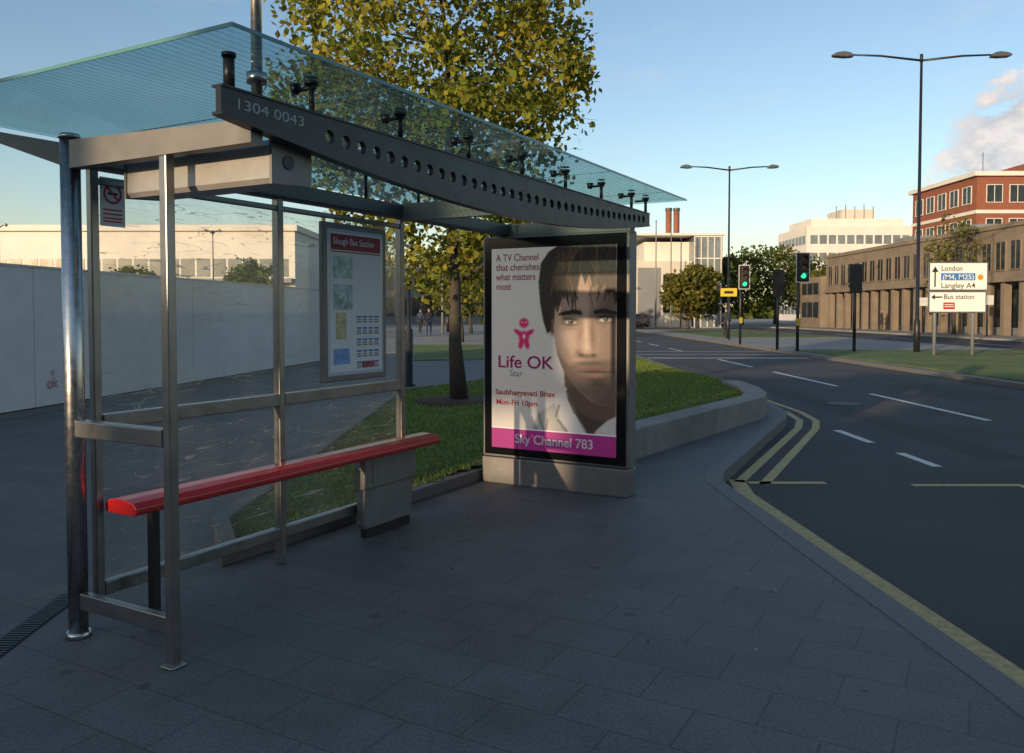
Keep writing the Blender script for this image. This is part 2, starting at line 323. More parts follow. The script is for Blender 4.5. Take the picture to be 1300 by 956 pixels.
lw2=B('lawn'); lw2.prism('lawn_surface',grassm,[(-3.4,25.5),(4.0,27.5),(3.9,38),(-4.8,38)],-.05,.03); lw2.build()

def W(t,s,A=(-2.007,3.765)): return (A[0]+.8708*t+.4917*s, A[1]-.4917*t+.8708*s)
bed=B('grass_verge')
k0=W(-.30,1.15); k1=W(-.30,4.45)
inner=[(-2.0,5.6),k0,k1,(1.0,8.42),(3.33,11.8),(3.6,12.5),(3.72,13.4),(3.85,15),(4.0,16),(4.0,26),(-1.6,16.0),(-2.05,15)]
def inside(p,poly):
    c=False;n=len(poly);j=n-1
    for i in range(n):
        if (poly[i][1]>p[1])!=(poly[j][1]>p[1]) and p[0]<(poly[j][0]-poly[i][0])*(p[1]-poly[i][1])/(poly[j][1]-poly[i][1])+poly[i][0]: c=not c
        j=i
    return c
def lawn_z(x,y):
    a=Vector((1.15,8.25)); b=Vector((3.9,12.3)); d=(b-a).normalized(); p=Vector((x,y))-a
    perp=abs(p.x*d.y-p.y*d.x); k=math.exp(-(perp/4.0)**2)
    return .06+.19*k*min(1,max(0,(x+1.2)/2.2)) 
bed.prism('soil',grassm,inner,-.02,.05)
nx=60;ny=150; x0,x1,y0,y1=-2.6,4.1,4.6,26.2
vs=[];fs=[]
for i in range(nx+1):
    for j in range(ny+1):
        x=x0+(x1-x0)*i/nx; y=y0+(y1-y0)*j/ny
        vs.append((x,y,lawn_z(x,y)+random.uniform(-.006,.006)))
for i in range(nx):
    for j in range(ny):
        cx=x0+(x1-x0)*(i+.5)/nx; cy=y0+(y1-y0)*(j+.5)/ny
        if inside((cx,cy),inner): fs.append((i*(ny+1)+j,(i+1)*(ny+1)+j,(i+1)*(ny+1)+j+1,i*(ny+1)+j+1))
bed.add('turf',grassm,vs,fs); bed.smooth.add('turf')
bed.tube('tree_pit',mat('bark_mulch',(.06,.04,.025),.95,0,.4,30,.8,60),[(-.85,13.24,.0),(-.85,13.24,.095),(-.85,13.24,.12)],[.75,.72,.4],22)
bed.build()
kb=B('kerb_edging'); strip(kb,'edging_stones',granite,[(-2.06,15.1),(-2.0,5.6),k0,k1],-.06,.06,0,.10); strip(kb,'edging_stones_back',granite,[(-2.06,15.1),(-1.6,16)],-.05,.05,0,.09); kb.bev['edging_stones']=.01; kb.build()
rw=B('retaining_wall'); strip(rw,'wall_face',concrete,[k1,(1.15,8.25),(3.55,11.65),(3.8,12.3),(3.95,13.2),(4.0,14.5)],-.30,.02,-.01,.31); rw.bev['wall_face']=.012
rw.build()
def leaf_material():
    m=bpy.data.materials.new('leaf'); m.use_nodes=True; nt=m.node_tree; nt.nodes.clear()
    out=nt.nodes.new('ShaderNodeOutputMaterial'); at=nt.nodes.new('ShaderNodeAttribute'); at.attribute_name='Col'
    d=nt.nodes.new('ShaderNodeBsdfDiffuse'); t=nt.nodes.new('ShaderNodeBsdfTranslucent')
    a=nt.nodes.new('ShaderNodeMixShader'); a.inputs[0].default_value=.35
    nt.links.new(at.outputs['Color'],d.inputs['Color']); nt.links.new(at.outputs['Color'],t.inputs['Color'])
    nt.links.new(d.outputs[0],a.inputs[1]); nt.links.new(t.outputs[0],a.inputs[2]); nt.links.new(a.outputs[0],out.inputs[0]); return m
leafm=leaf_material()
def blades(name,parent,n,region,zf,h,seed,col):
    rg=np.random.RandomState(seed); P=[]
    while len(P)<n:
        x=rg.uniform(region[0],region[1]); y=region[2]+(region[3]-region[2])*rg.rand()**1.6
        if inside((x,y),inner) and (x+.85)**2+(y-13.24)**2>.5: P.append((x,y,zf(x,y)))
    P=np.array(P); a=rg.rand(n)*6.28; hh=h*(.5+rg.rand(n)); wd=.005+P[:,1]*.0006
    dx=np.cos(a)*wd; dy=np.sin(a)*wd; lx=rg.randn(n)*.02; ly=rg.randn(n)*.02
    V=np.zeros((n,3,3)); V[:,0]=P-np.c_[dx,dy,np.zeros(n)]; V[:,1]=P+np.c_[dx,dy,np.zeros(n)]; V[:,2]=P+np.c_[lx,ly,hh]
    me=bpy.data.meshes.new(name); me.from_pydata(V.reshape(-1,3).tolist(),[],np.arange(3*n).reshape(-1,3).tolist())
    ca=me.color_attributes.new('Col','FLOAT_COLOR','POINT'); br=(.6+.9*rg.rand(n)); c=np.array(col)[None]*br[:,None]; dry=rg.rand(n)<.10; c[dry]=np.array((.28,.23,.10))
    c=np.repeat(np.c_[c,np.ones(n)],3,axis=0); ca.data.foreach_set('color',c.astype(np.float32).ravel()); me.materials.append(leafm)
    o=bpy.data.objects.new(name,me); COL.objects.link(o); o.parent=parent
blades('grass_blades',bpy.data.objects['grass_verge'],50000,(-2.5,4.0,4.8,26),lawn_z,.028,3,(.17,.235,.055))

# ---------------------------------------------------------------- trees
def tree(name,loc,H,env,ctr,trunk_r,ncl,nleaf,ls,seed,palette,lowest=.28,spread=.33,limbs=18):
    rg=np.random.RandomState(seed); b=B(name,loc)
    z0=lowest*H
    tp=[];tr=[]
    for i in range(9):
        f=i/8; tp.append((ctr[0]*f*.6+rg.randn()*.02*H*.3*(f>0),ctr[1]*f*.6+rg.randn()*.02*H*.3*(f>0),f*H*.86)); tr.append(trunk_r*(1.35 if i==0 else 1)*(1-f*.85))
    b.tube('trunk',bark,tp,tr,10)
    cl=[]
    for k in range(limbs):
        f=(k+.5)/limbs; zb=z0*.85+(H*.82-z0*.85)*f; fi=zb/(H*.86)*8; i0=min(7,int(fi)); q=fi-i0
        base=np.array(tp[i0])*(1-q)+np.array(tp[i0+1])*q
        az=k*2.4+rg.rand()*.6; zt=min(H*.97,zb+H*(.08+.14*rg.rand())); R=env((zt-z0)/(H-z0))*(.75+.25*rg.rand())
        tip=np.array((ctr[0]+math.cos(az)*R,ctr[1]+math.sin(az)*R,zt)); mid=(base+tip)/2+np.array((0,0,-.03*H+.0))
        r0=trunk_r*.38*(1-f*.6)
        b.tube('limbs',bark,[tuple(base),tuple(mid),tuple(tip)],[r0,r0*.6,r0*.15],6)
        for j in range(4):
            q=.35+.65*rg.rand(); st=base*(1-q)+tip*q if q>.5 else mid
            en=st+rg.randn(3)*np.array((.12,.12,.08))*H*.7
            b.tube('twigs',bark,[tuple(st),tuple(en)],[r0*.3,r0*.06],4); cl.append(en)
        cl.append(tip)
    while len(cl)<ncl:
        zf=rg.rand()**.85; R=env(zf)*rg.rand()**.42; a=rg.rand()*6.283
        cl.append(np.array((ctr[0]+math.cos(a)*R,ctr[1]+math.sin(a)*R,z0+zf*(H-z0))))
    cl=np.array(cl); n=nleaf; ci=rg.randint(0,len(cl),n); sp=spread*(.6+.8*rg.rand(len(cl)))
    P=cl[ci]+rg.randn(n,3)*sp[ci][:,None]*np.array((1,1,.75))
    zf=np.clip((P[:,2]-z0)/(H-z0),-1,2)
    rr=np.hypot(P[:,0]-ctr[0],P[:,1]-ctr[1]); ev=np.array([env(min(1,max(0,q))) for q in zf])
    keep=(rr<ev*1.12)&(zf>-.12)&(zf<1.05); P=P[keep]; ci=ci[keep]; n=len(P)
    nrm=rg.randn(n,3); nrm[:,2]+=.5; nrm/=np.linalg.norm(nrm,axis=1)[:,None]
    a=np.cross(nrm,rg.randn(n,3)); a/=np.linalg.norm(a,axis=1)[:,None]; c=np.cross(nrm,a)
    L=ls*(.6+.8*rg.rand(n))[:,None]; V=np.zeros((n,4,3)); V[:,0]=P-a*L*.6; V[:,1]=P+c*L*.42-a*L*.05; V[:,2]=P+a*L*.6+nrm*L*.12; V[:,3]=P-c*L*.42-a*L*.05
    me=bpy.data.meshes.new('foliage'); me.from_pydata(V.reshape(-1,3).tolist(),[],np.arange(4*n).reshape(-1,4).tolist())
    pal=np.array(palette); cw=rg.dirichlet([.7]*len(pal),len(cl)); cc=cw@pal*(.7+.6*rg.rand(len(cl)))[:,None]
    col=cc[ci]*.55+pal[rg.randint(0,len(pal),n)]*.45; col*=(.7+.6*rg.rand(n))[:,None]
    ca=me.color_attributes.new('Col','FLOAT_COLOR','POINT'); ca.data.foreach_set('color',np.repeat(np.c_[col,np.ones(n)],4,axis=0).astype(np.float32).ravel()); me.materials.append(leafm)
    b.build(); o=bpy.data.objects.new('foliage',me); COL.objects.link(o); o.parent=b.e
    return b.e
def env_main(f):
    if f<0: f=0
    return 2.42*(max(0.0,1-((f-.52)/.56)**2))**.5 if f>.2 else .9+ (1.98-.9)*f/.2
autumn=[(.12,.19,.035),(.17,.23,.04),(.28,.25,.04),(.38,.28,.05),(.22,.24,.04),(.11,.17,.033),(.33,.24,.04)]
tree('street_tree',(-.85,13.24,.1),8.6,env_main,(-.42,0),.115,250,32000,.094,11,autumn,lowest=.24,spread=.27,limbs=24)
green=[(.07,.10,.028),(.09,.12,.034),(.13,.14,.036),(.055,.08,.025)]
gold=[(.10,.12,.03),(.15,.15,.038),(.20,.16,.04),(.085,.10,.03)]
def env_r(R): return lambda f: R*(max(0.0,1-((f-.45)/.62)**2))**.5
for i,(x,y,h,R,p) in enumerate([(23.5,92,7.5,3.6,green),(29,104,9.6,4.6,green),(34.5,108,10,4.6,green),(40,112,9,4.4,green),(45,112,8.2,4,green),(37,98,6.5,3.2,gold),
      (15.8,74,5.6,2.3,gold),(18,80,6,2.5,gold),(30.6,57,8.2,1.9,gold),(-13.5,42,4.0,1.1,green),(-22,47,4.3,1.1,green),(-18.5,55,4.4,1.2,green),(-27,60,4.8,1.2,green),(-14.5,48,4.2,1.2,green),(-2.6,42,5.6,1.9,gold),(-3.0,60,7,2.6,green),(-7.5,95,8,3.5,green)]):
    tree('street_tree',(x,y,0),h,env_r(R),(0,0),.13 if R<3 else .22,int(60),3000 if R>2 else 1400,.36 if R>2 else .22,30+i,p,lowest=.25,spread=R*.2,limbs=9)
rg=np.random.RandomState(5); n=22000
ang=rg.uniform(-1.0,1.0,n); D=rg.uniform(235,262,n); X=np.sin(ang)*D; Y=np.cos(ang)*D; hz=7+3*np.sin(ang*17)+2.5*np.sin(ang*41+1); Z=rg.rand(n)**.8*hz
P=np.c_[X,Y,Z]; nr=rg.randn(n,3); nr/=np.linalg.norm(nr,axis=1)[:,None]; a=np.cross(nr,rg.randn(n,3)); a/=np.linalg.norm(a,axis=1)[:,None]; c=np.cross(nr,a); V=np.zeros((n,4,3)); L=1.2
V[:,0]=P-a*L;V[:,1]=P+c*L*.7;V[:,2]=P+a*L;V[:,3]=P-c*L*.7
me=bpy.data.meshes.new('distant_trees'); me.from_pydata(V.reshape(-1,3).tolist(),[],np.arange(4*n).reshape(-1,4).tolist()); ca=me.color_attributes.new('Col','FLOAT_COLOR','POINT')
col=np.array(green)[rg.randint(0,4,n)]*(.7+.6*rg.rand(n))[:,None]; ca.data.foreach_set('color',np.repeat(np.c_[col,np.ones(n)],4,axis=0).astype(np.float32).ravel()); me.materials.append(leafm)
o=bpy.data.objects.new('distant_trees',me); COL.objects.link(o)

# ---------------------------------------------------------------- bus shelter
RZ=-math.radians(29.45)
S=B('bus_shelter',(-2.007,3.765,0),RZ)   # local x = towards road, y = along the shelter
S.tube('corner_post',steel,[(0,0,0),(0,0,2.29)],.043,24); S.tube('corner_post',steel,[(0,0,2.29),(0,0,2.31)],[.05,.04],24)
S.tube('post_foot',steel,[(0,0,0),(0,0,.03)],[.055,.05],24)
for yy in (.085,): S.box('mullions',alu,-.02,.02,yy,yy+.04,.15,2.2)
for yy in (1.25,2.43): S.box('mullions',alu,-.026,.026,yy,yy+.045,0,2.2)
S.box('end_post',alu,.635,.68,-.022,.022,0,2.16)
S.box('end_post',alu,.62,.695,-.04,.04,0,.012)
for (a,b_) in ((.125,1.25),(1.295,2.43)):
    S.box('wall_rails',alu,-.03,.03,a,b_,.95,1.02); S.box('wall_rails',alu,-.025,.025,a,b_,.16,.225); S.box('wall_rails',alu,-.018,.018,a,b_,2.10,2.13)
S.box('wall_rails',alu,.04,.635,-.03,.03,.935,1.01); S.box('wall_rails',alu,.04,.635,-.02,.02,.14,.215)
S.box('top_tube',steel_d,-.055,.055,.03,4.3,2.17,2.265)
S.bev['top_tube']=.012
for pn in ('mullions','wall_rails','end_post'): S.bev[pn]=.005
def gq(y0,y1,z0,z1,x=0): S.quad('wall_glass',wallglass,(x,y0,z0),(x,y1,z0),(x,y1,z1),(x,y0,z1))
for (a,b_) in ((.125,1.25),(1.295,2.43)): gq(a,b_,.225,.95); gq(a,b_,1.02,2.10)
for k,yy in enumerate((0,2.45,3.98)):
    S.extr('roof_arms',casing_m,[(.04,2.15),(1.18,2.15),(1.18,2.24),(.04,2.275)],'y',yy-.03,yy+.03)
    S.extr('rear_arms',darkm,[(-.04,2.17),(-.045,2.275),(-.78,2.425),(-.80,2.40)],'y',yy-.02,yy+.02)
def zb(s): 
    f=(s+.2)/4.46; return 2.23-.155*math.sin(math.pi*min(1,max(0,f)))**.9
zt_=2.317; tf=1.2; cell=.104; th=.014
def beamplate():
    vs=[];fs=[]
    first=.32
    def solid(a,b):
        n0=6
        for i in range(n0):
            p=a+(b-a)*i/n0;q=a+(b-a)*(i+1)/n0; o=len(vs)
            for t in (tf-th,tf+th): vs.extend([(t,p,zb(p)),(t,q,zb(q)),(t,q,zt_),(t,p,zt_)])
            fs.extend([(o,o+1,o+2,o+3),(o+4,o+7,o+6,o+5),(o+3,o+2,o+6,o+7),(o,o+4,o+5,o+1)])
            if i==0 and a<0: fs.append((o,o+3,o+7,o+4))
    solid(-.2,first)
    c=first
    while c+cell<4.22:
        mid=c+cell/2; z0_,z1_=zb(c),zb(c+cell); zc=(zt_+(z0_+z1_)/2)/2; rh=.029
        angs=[2*math.pi*i/20 for i in range(20)]
        corners=[(c,z0_),(c+cell,z1_),(c+cell,zt_),(c,zt_)]
        angs+= [math.atan2(q[1]-zc,q[0]-mid)%(2*math.pi) for q in corners]; angs=sorted(set(round(a,5) for a in angs))
        o=len(vs); N=len(angs)
        for t in (tf-th,tf+th):
            for a in angs:
                ca_,sa=math.cos(a),math.sin(a); best=9
                if ca_>1e-6: best=min(best,(cell/2)/ca_)
                if ca_<-1e-6: best=min(best,(cell/2)/-ca_)
                if sa>1e-6: best=min(best,(zt_-zc)/sa)
                if sa<-1e-6: best=min(best,(zc-(z0_+z1_)/2)/-sa)
                px,pz=mid+ca_*best,zc+sa*best
                if sa<0 and best<9 and abs(pz-(z0_+z1_)/2)<.012: pz=z0_+(z1_-z0_)*(px-c)/cell
                vs.append((t,mid+ca_*rh,zc+sa*rh)); vs.append((t,px,pz))
        for i in range(N):
            j=(i+1)%N
            fs.append((o+2*i,o+2*i+1,o+2*j+1,o+2*j)); q=o+2*N
            fs.append((q+2*i,q+2*j,q+2*j+1,q+2*i+1)); fs.append((o+2*i,o+2*j,q+2*j,q+2*i)); 
            if abs(vs[o+2*i+1][1]-vs[o+2*j+1][1])>1e-4: fs.append((o+2*i+1,q+2*i+1,q+2*j+1,o+2*j+1))
        c+=cell
    solid(c,4.26)
    return vs,fs
S.add('front_beam',darkm,*beamplate())
fl=[(-.2+4.46*i/24) for i in range(25)]
for i in range(24):
    a,b_=fl[i],fl[i+1]
    S.add('beam_flange',darkm,[(tf-.035,a,zb(a)-.012),(tf+.02,a,zb(a)-.012),(tf+.02,b_,zb(b_)-.012),(tf-.035,b_,zb(b_)-.012),(tf-.035,a,zb(a)-.001),(tf+.02,a,zb(a)-.001),(tf+.02,b_,zb(b_)-.001),(tf-.035,b_,zb(b_)-.001)],[(0,1,2,3),(4,7,6,5),(0,4,5,1),(1,5,6,2),(2,6,7,3),(3,7,4,0)])
S.box('beam_flange_top',darkm,tf-.035,tf+.02,-.2,4.26,zt_+.001,zt_+.009)
HG=2.455
def knob(x,y,z0,r=.012,cap=.03,top=True):
    S.tube('glass_fixings',darkm,[(x,y,z0),(x,y,HG-.02)],r,12); S.tube('glass_fixings',darkm,[(x,y,HG-.02),(x,y,HG-.006)],[cap,cap],16)
    if top: S.tube('glass_fixings',darkm,[(x,y,HG+.010),(x,y,HG+.016)],[cap,cap*.8],16)
knob(tf,-.15,2.327,.021,.026,False)
for yy in (.28,.88,1.48,2.08,2.68,3.28,3.88,4.2):
    knob(tf,yy,2.327); S.box('glass_fixings',darkm,tf-.09,tf+.02,yy-.010,yy+.010,HG-.038,HG-.024); 
    if yy<4.1: S.tube('glass_fixings',darkm,[(tf-.09,yy,HG-.045),(tf-.09,yy,HG-.006)],[.016,.026],12)
for yy in (1.48,2.08,2.68,3.28,3.88): knob(0,yy,2.266)
S.box('roof_glass',roofglass,-.78,1.43,-.34,4.56,HG-.005,HG+.009)
S.box('roof_glass_edge',edgeglass,1.4305,1.4345,-.344,4.564,HG-.005,HG+.009); S.box('roof_glass_edge',edgeglass,-.78,1.43,-.3445,-.3405,HG-.005,HG+.009)
for yy in (.58,1.78,2.98,4.08-.0): S.box('glass_joints',edgeglass,-.78,1.43,yy-.004,yy+.004,HG+.0095,HG+.0125)
S.extr('lamp_housing',housing_m,[(.13,2.02),(.115,2.04),(.115,2.17),(.15,2.2),(.30,2.2),(.33,2.17),(.33,2.06),(.31,2.03)],'x',.24,1.13)
S.extr('lamp_housing_ends',casing_m,[(.11,2.015),(.11,2.2),(.145,2.215),(.305,2.215),(.335,2.2),(.335,2.03)],'x',1.131,1.145); S.extr('lamp_housing_ends',casing_m,[(.11,2.015),(.11,2.2),(.145,2.215),(.305,2.215),(.335,2.2),(.335,2.03)],'x',.225,.239)
S.tube('housing_lock',darkm,[(1.145,.2,2.11),(1.15,.2,2.11)],.03,18)
S.box('housing_bracket',darkm,.6,.7,.03,.3,2.2,2.24)
S.tube('bus_stop_pole',steel,[(1.12,.06,2.26),(1.12,.06,3.6)],.022,14); S.tube('bus_stop_pole',steel,[(1.12,.06,2.40),(1.12,.06,2.44)],.04,14)
S.box('stop_flag',white,1.15,1.55,.05,.07,3.1,3.6)
S.text('1304 0043',mat('white_vinyl',(.4,.4,.38),.5),(tf+th+.001,-.14,2.252),(math.radians(90),0,math.radians(90)),.055,width=.34)
# notice board
S.box('notice_frame',casing_m,.028,.062,1.585,2.215,1.06,2.07); S.bev['notice_frame']=.008
def nb(x0,x1,z0,z1,m,x=.064,part='notice_sheet'): S.box(part,m,x-.001,x,x0,x1,z0,z1)
nb(1.625,2.175,1.10,2.03,mat('pale_blue_sheet',(.50,.55,.62),.35,coat=.4),.0635)
nb(1.645,2.155,1.12,2.01,white,.065,'notice_print'); nb(1.655,2.145,1.90,2.0,maroon,.0665,'notice_header'); nb(1.655,2.145,1.885,1.892,maroon,.0665,'notice_header')
S.text('Slough Bus Station',white,(.0675,1.675,1.935),(math.radians(90),0,math.radians(90)),.06,width=.40)
mapm=mat('map_print',(.42,.55,.50),.5,0,.6,25)
nb(1.675,1.86,1.72,1.86,mapm,.0662,'notice_map'); nb(1.675,1.86,1.52,1.68,mapm,.0662,'notice_map')
nb(1.70,1.80,1.33,1.50,mat('map_print_b',(.60,.5,.30),.5,0,.5,25),.0662,'notice_map_b'); nb(1.675,1.83,1.17,1.27,mat('blue_pale',(.2,.35,.65),.5,0,.4,30),.0662,'notice_map_c')
for i in range(5):
    for j in range(4):
        a=1.90+j*.06; z=1.48-i*.075
        nb(a,a+.045,z-.012,z,blueprint,.0662,'notice_text'); nb(a,a+.04,z-.03,z-.02,greyprint,.0662,'notice_text_b'); nb(a,a+.045,z-.045,z-.035,greyprint,.0662,'notice_text_b')
nb(1.95,2.08,1.14,1.18,redprint,.0662,'notice_roundel')
S.box('no_smoking_notice',white,.003,.005,.14,.27,1.91,2.14)
N=24
for i in range(N):
    a0=2*math.pi*i/N;a1=2*math.pi*(i+1)/N
    S.quad('no_smoking_ring',redprint,*[(.0065,.205+r_*math.cos(a),2.065+r_*math.sin(a)) for r_,a in ((.038,a0),(.048,a0),(.048,a1),(.038,a1))])
S.quad('no_smoking_ring',redprint,(.0068,.175,2.090),(.0068,.182,2.097),(.0068,.236,2.04),(.0068,.229,2.033)); S.box('no_smoking_mark',blackm,.0055,.0062,.18,.23,2.06,2.07)
for z in (1.985,1.965,1.945,1.93): S.box('no_smoking_mark_b',redprint,.0055,.0062,.155,.255,z,z+.007)
S.build()

# bench with pedestal
Bn=B('perch_bench',(-2.007,3.765,0),RZ)
prof=[(.03,.575),(.03,.60),(.05,.622),(.10,.632),(.18,.632),(.235,.622),(.262,.60),(.262,.575),(.24,.562),(.05,.562)]
Bn.extr('seat',red,prof,'y',.12,2.58); Bn.bev['seat']=.006
for yy in (.30,): Bn.box('leg',blackm,.12,.16,yy-.02,yy+.02,0,.562); Bn.box('leg',blackm,.10,.18,yy-.04,yy+.04,0,.01)
ped=[(1.90,.58),(1.89,.46),(1.93,.44),(1.91,.10),(1.93,.06),(2.40,.06),(2.44,.10),(2.46,.44),(2.47,.46),(2.47,.58)]
Bn.extr('pedestal',casing_m,ped,'x',.035,.105); Bn.extr('pedestal',casing_m,[(1.905,.555),(1.895,.33),(2.47,.33),(2.47,.555)],'x',.04,.125)
Bn.bev['pedestal']=.012; Bn.box('pedestal_foot',blackm,.045,.10,1.95,2.42,0,.06)
Bn.box('pedestal_plate',casing_m,.125,.128,1.98,2.40,.36,.53)
Bn.build()

# ---------------------------------------------------------------- advertising panel
A=B('advertising_panel',(-2.007,3.765,0),RZ)
ps=3.93
A.box('casing',casing_m,-.21,1.17,ps,ps+.16,.235,2.165); A.bev['casing']=.012
A.extr('plinth',casing_m,[(-.20,.0),(1.16,0),(1.17,.23),(-.21,.23)],'y',ps-.02,ps+.18); A.bev['plinth']=.01
A.box('black_surround',black,-.185,1.145,ps-.012,ps-.001,.255,2.145); A.bev['black_surround']=.004
PX0,PX1,PZ0,PZ1=-.11,1.065,.32,2.055
nu,nv=314,512
U,V=np.meshgrid(np.linspace(0,157,nu),np.linspace(0,256,nv))
def blur(a,k):
    for _ in range(k):
        a=(a+np.roll(a,1,0)+np.roll(a,-1,0))/3; a=(a+np.roll(a,1,1)+np.roll(a,-1,1))/3
    return a
def pmask(poly,soft=1):
    c=np.zeros(U.shape,bool); n=len(poly); j=n-1
    for i in range(n):
        xi,yi=poly[i]; xj,yj=poly[j]
        if yi!=yj:
            cond=((yi>V)!=(yj>V))&(U<(xj-xi)*(V-yi)/(yj-yi)+xi); c^=cond
        j=i
    return blur(np.pad(c.astype(float),12,mode='edge'),soft)[12:-12,12:-12]
def ell(cx,cy,rx,ry,rot=0,p=1.0):
    a=math.radians(rot); x=(U-cx)*math.cos(a)+(V-cy)*math.sin(a); y=-(U-cx)*math.sin(a)+(V-cy)*math.cos(a)
    return np.exp(-((x/rx)**2+(y/ry)**2)**p)
img=np.zeros(U.shape+(3,)); img[:]=(214,206,198); img-=((V/256)*14)[...,None]
def put(m,c,k=1.0):
    global img
    m=np.clip(m*k,0,1)[...,None]; img=img*(1-m)+np.array(c,float)*m
rgp=np.random.RandomState(2)
put(pmask([(48,256),(54,226),(62,208),(82,194),(100,182),(118,200),(157,200),(157,256)],3),(172,168,164))
put(pmask([(94,150),(96,186),(108,206),(122,228),(157,232),(157,180),(120,150)],3),(92,74,64))
put(pmask([(108,200),(122,226),(128,256),(157,256),(157,214),(130,212)],4),(70,58,54))
put(pmask([(97,172),(82,192),(88,214),(108,240),(120,230),(108,208),(99,190)],2),(206,202,198)); put(pmask([(126,256),(132,226),(146,212),(157,206),(157,256)],2),(188,184,180))
for (x0,y0_,x1,y1_,wd_) in [(62,208,76,256,1.4),(86,214,108,242,1.6),(97,178,108,206,1.8),(108,240,116,256,1.4),(74,214,68,250,1.2),(88,196,84,212,1.5),(58,226,66,254,2),(132,228,126,254,1.8),(94,232,92,256,1.2)]:
    L=math.hypot(x1-x0,y1_-y0_); nx_,ny_=-(y1_-y0_)/L,(x1-x0)/L; d=abs((U-x0)*nx_+(V-y0_)*ny_); al=((U-x0)*(x1-x0)+(V-y0_)*(y1_-y0_))/L
    put(np.exp(-(d/wd_)**2)*((al>0)&(al<L)),(108,103,100),.7)
put(ell(79,100,4.5,11,-8,2),(120,96,84)); put(ell(79,100,2.2,7,-8,2),(70,52,46),.8)
face=[(86,50),(81,80),(81,100),(83,118),(86,134),(92,150),(102,165),(114,179),(128,190),(142,194),(157,193),(157,30),(110,30)]
fm=pmask(face,2); put(fm,(158,132,116))
def sh(m,c,k): put(m*fm,c,k)
sh(ell(97,116,12,22,-10),(196,172,154),.8); sh(ell(114,66,20,14),(172,146,126),.6); sh(ell(121,104,3.6,24,-2),(196,172,154),.8); sh(ell(123,124,5,5),(198,174,156),.7)
sh(1/(1+np.exp(-(U-134)/4)),(80,62,54),.62)
sh(ell(114,104,4,16,6),(104,82,70),.5); sh(ell(129,108,3.5,22,-2),(84,64,54),.7); sh(ell(112,130,4,4),(98,76,66),.7)
sh(ell(122,135,12,3,2),(64,46,40),.8); sh(ell(115,133.5,2.8,1.8),(20,12,10),.95); sh(ell(130,133.5,2.8,1.8),(20,12,10),.95)
sh(ell(101,89,14,9,3),(96,76,66),.6); sh(ell(143,86,14,9,-2),(64,48,42),.75)
sh(ell(96,138,8,22,-14),(108,88,78),.4)
sh(pmask([(83,122),(90,136),(100,148),(112,142),(122,139),(138,139),(157,136),(157,197),(134,193),(108,174),(90,152)],8),(84,70,62),.55)
sh(ell(130,143.5,18,2.8,-2),(46,34,30),.65); sh(ell(134,167,8,4),(54,42,36),.6); sh(ell(135,178,12,6),(122,100,88),.45)
sh(ell(132,151,15,2.8,-2),(104,62,56),.95); sh(ell(133,157.5,11,3.4,-2),(152,104,94),.9); sh(ell(132,153.6,17,1.0,-2),(24,13,11),1); sh(ell(133,163,10,1.6),(58,44,40),.6)
for ex,ey,r_,w_ in ((102,93,3,10),(144,90,-3,10)):
    sh(ell(ex,ey,w_,4.2,r_,1.6),(40,28,24),.95); sh(ell(ex,ey+.5,w_*.76,2.8,r_,2),(200,190,182),1); sh(ell(ex+.6,ey-.2,3.5,3.4,0,2),(16,10,9),1); sh(ell(ex-.6,ey-1.5,.9,.9),(245,245,245),1)
    sh(ell(ex,ey-3.2,w_,1.4,r_,1.5),(14,9,8),1); sh(ell(ex,ey+4,w_*.85,.9,r_),(60,44,38),.6); sh(ell(ex,ey+8,w_*.9,2,r_),(110,88,76),.4)
for k in range(60):
    f=k/59
    for bx,by,dx_ in ((88,85,1),(158,84,-1)):
        x_=bx+dx_*f*27; y_=by-3.6*math.sin(f*2.2)-(1.0*(1-f)); put(ell(x_,y_+rgp.uniform(-.8,.8),1.1,2.3*(1-.35*abs(f-.6)),dx_*35*(1-f)+rgp.uniform(-15,15),1.5)*fm,(16,10,8),.8)
img+= (blur(rgp.randn(nv,nu),2)*9*fm)[...,None]
hair=[(73,108),(68,92),(64,70),(62,44),(65,20),(75,6),(90,-3),(157,-3),(157,70),(154,66),(151,56),(147,62),(143,46),(138,54),(134,38),(129,50),(124,34),(120,48),(115,32),(110,52),(106,40),(102,60),(98,46),(94,66),(90,56),(86,84),(83,74),(81,98),(79,88),(77,104)]
hm=pmask(hair,2); put(hm,(34,25,20))
def lock(x0,y0_,x1,y1_,bend,w0,col,k):
    t=np.clip((V-y0_)/(y1_-y0_),0,1); xc=x0+(x1-x0)*t+bend*np.sin(t*math.pi); wd=w0*(1.05-t)**.7+.15
    put(np.exp(-((U-xc)/wd)**2)*(V>y0_-4)*(V<y1_)*np.clip(hm+fm,0,1),col,k)
for k in range(34):
    s_=rgp.choice((-1,1),p=(.6,.4)); x1_l=118+s_*rgp.uniform(4,48); lock(118+s_*rgp.uniform(0,26),rgp.uniform(2,22),min(156,max(66,x1_l)),rgp.uniform(52,84 if s_<0 else 74),s_*rgp.uniform(2,9),rgp.uniform(1.6,3.4),(28,20,16),.9)
for k in range(70):
    s_=rgp.choice((-1,1),p=(.6,.4)); lock(118+s_*rgp.uniform(0,36),rgp.uniform(-4,26),min(157,max(64,118+s_*rgp.uniform(2,54))),rgp.uniform(40,84),s_*rgp.uniform(0,9),rgp.uniform(.5,1.0),[(96,68,42),(74,52,34),(52,36,26),(112,84,54)][rgp.randint(4)],.55)
for m_ in (ell(43,95,6.2,6.2,0,3),ell(43,113,7,8,0,3),ell(35.5,107,3,6.5,-55,3),ell(50.5,107,3,6.5,55,3),ell(39,122,3.2,6,12,3),ell(47,122,3.2,6,-12,3)): put(m_,(206,24,92))
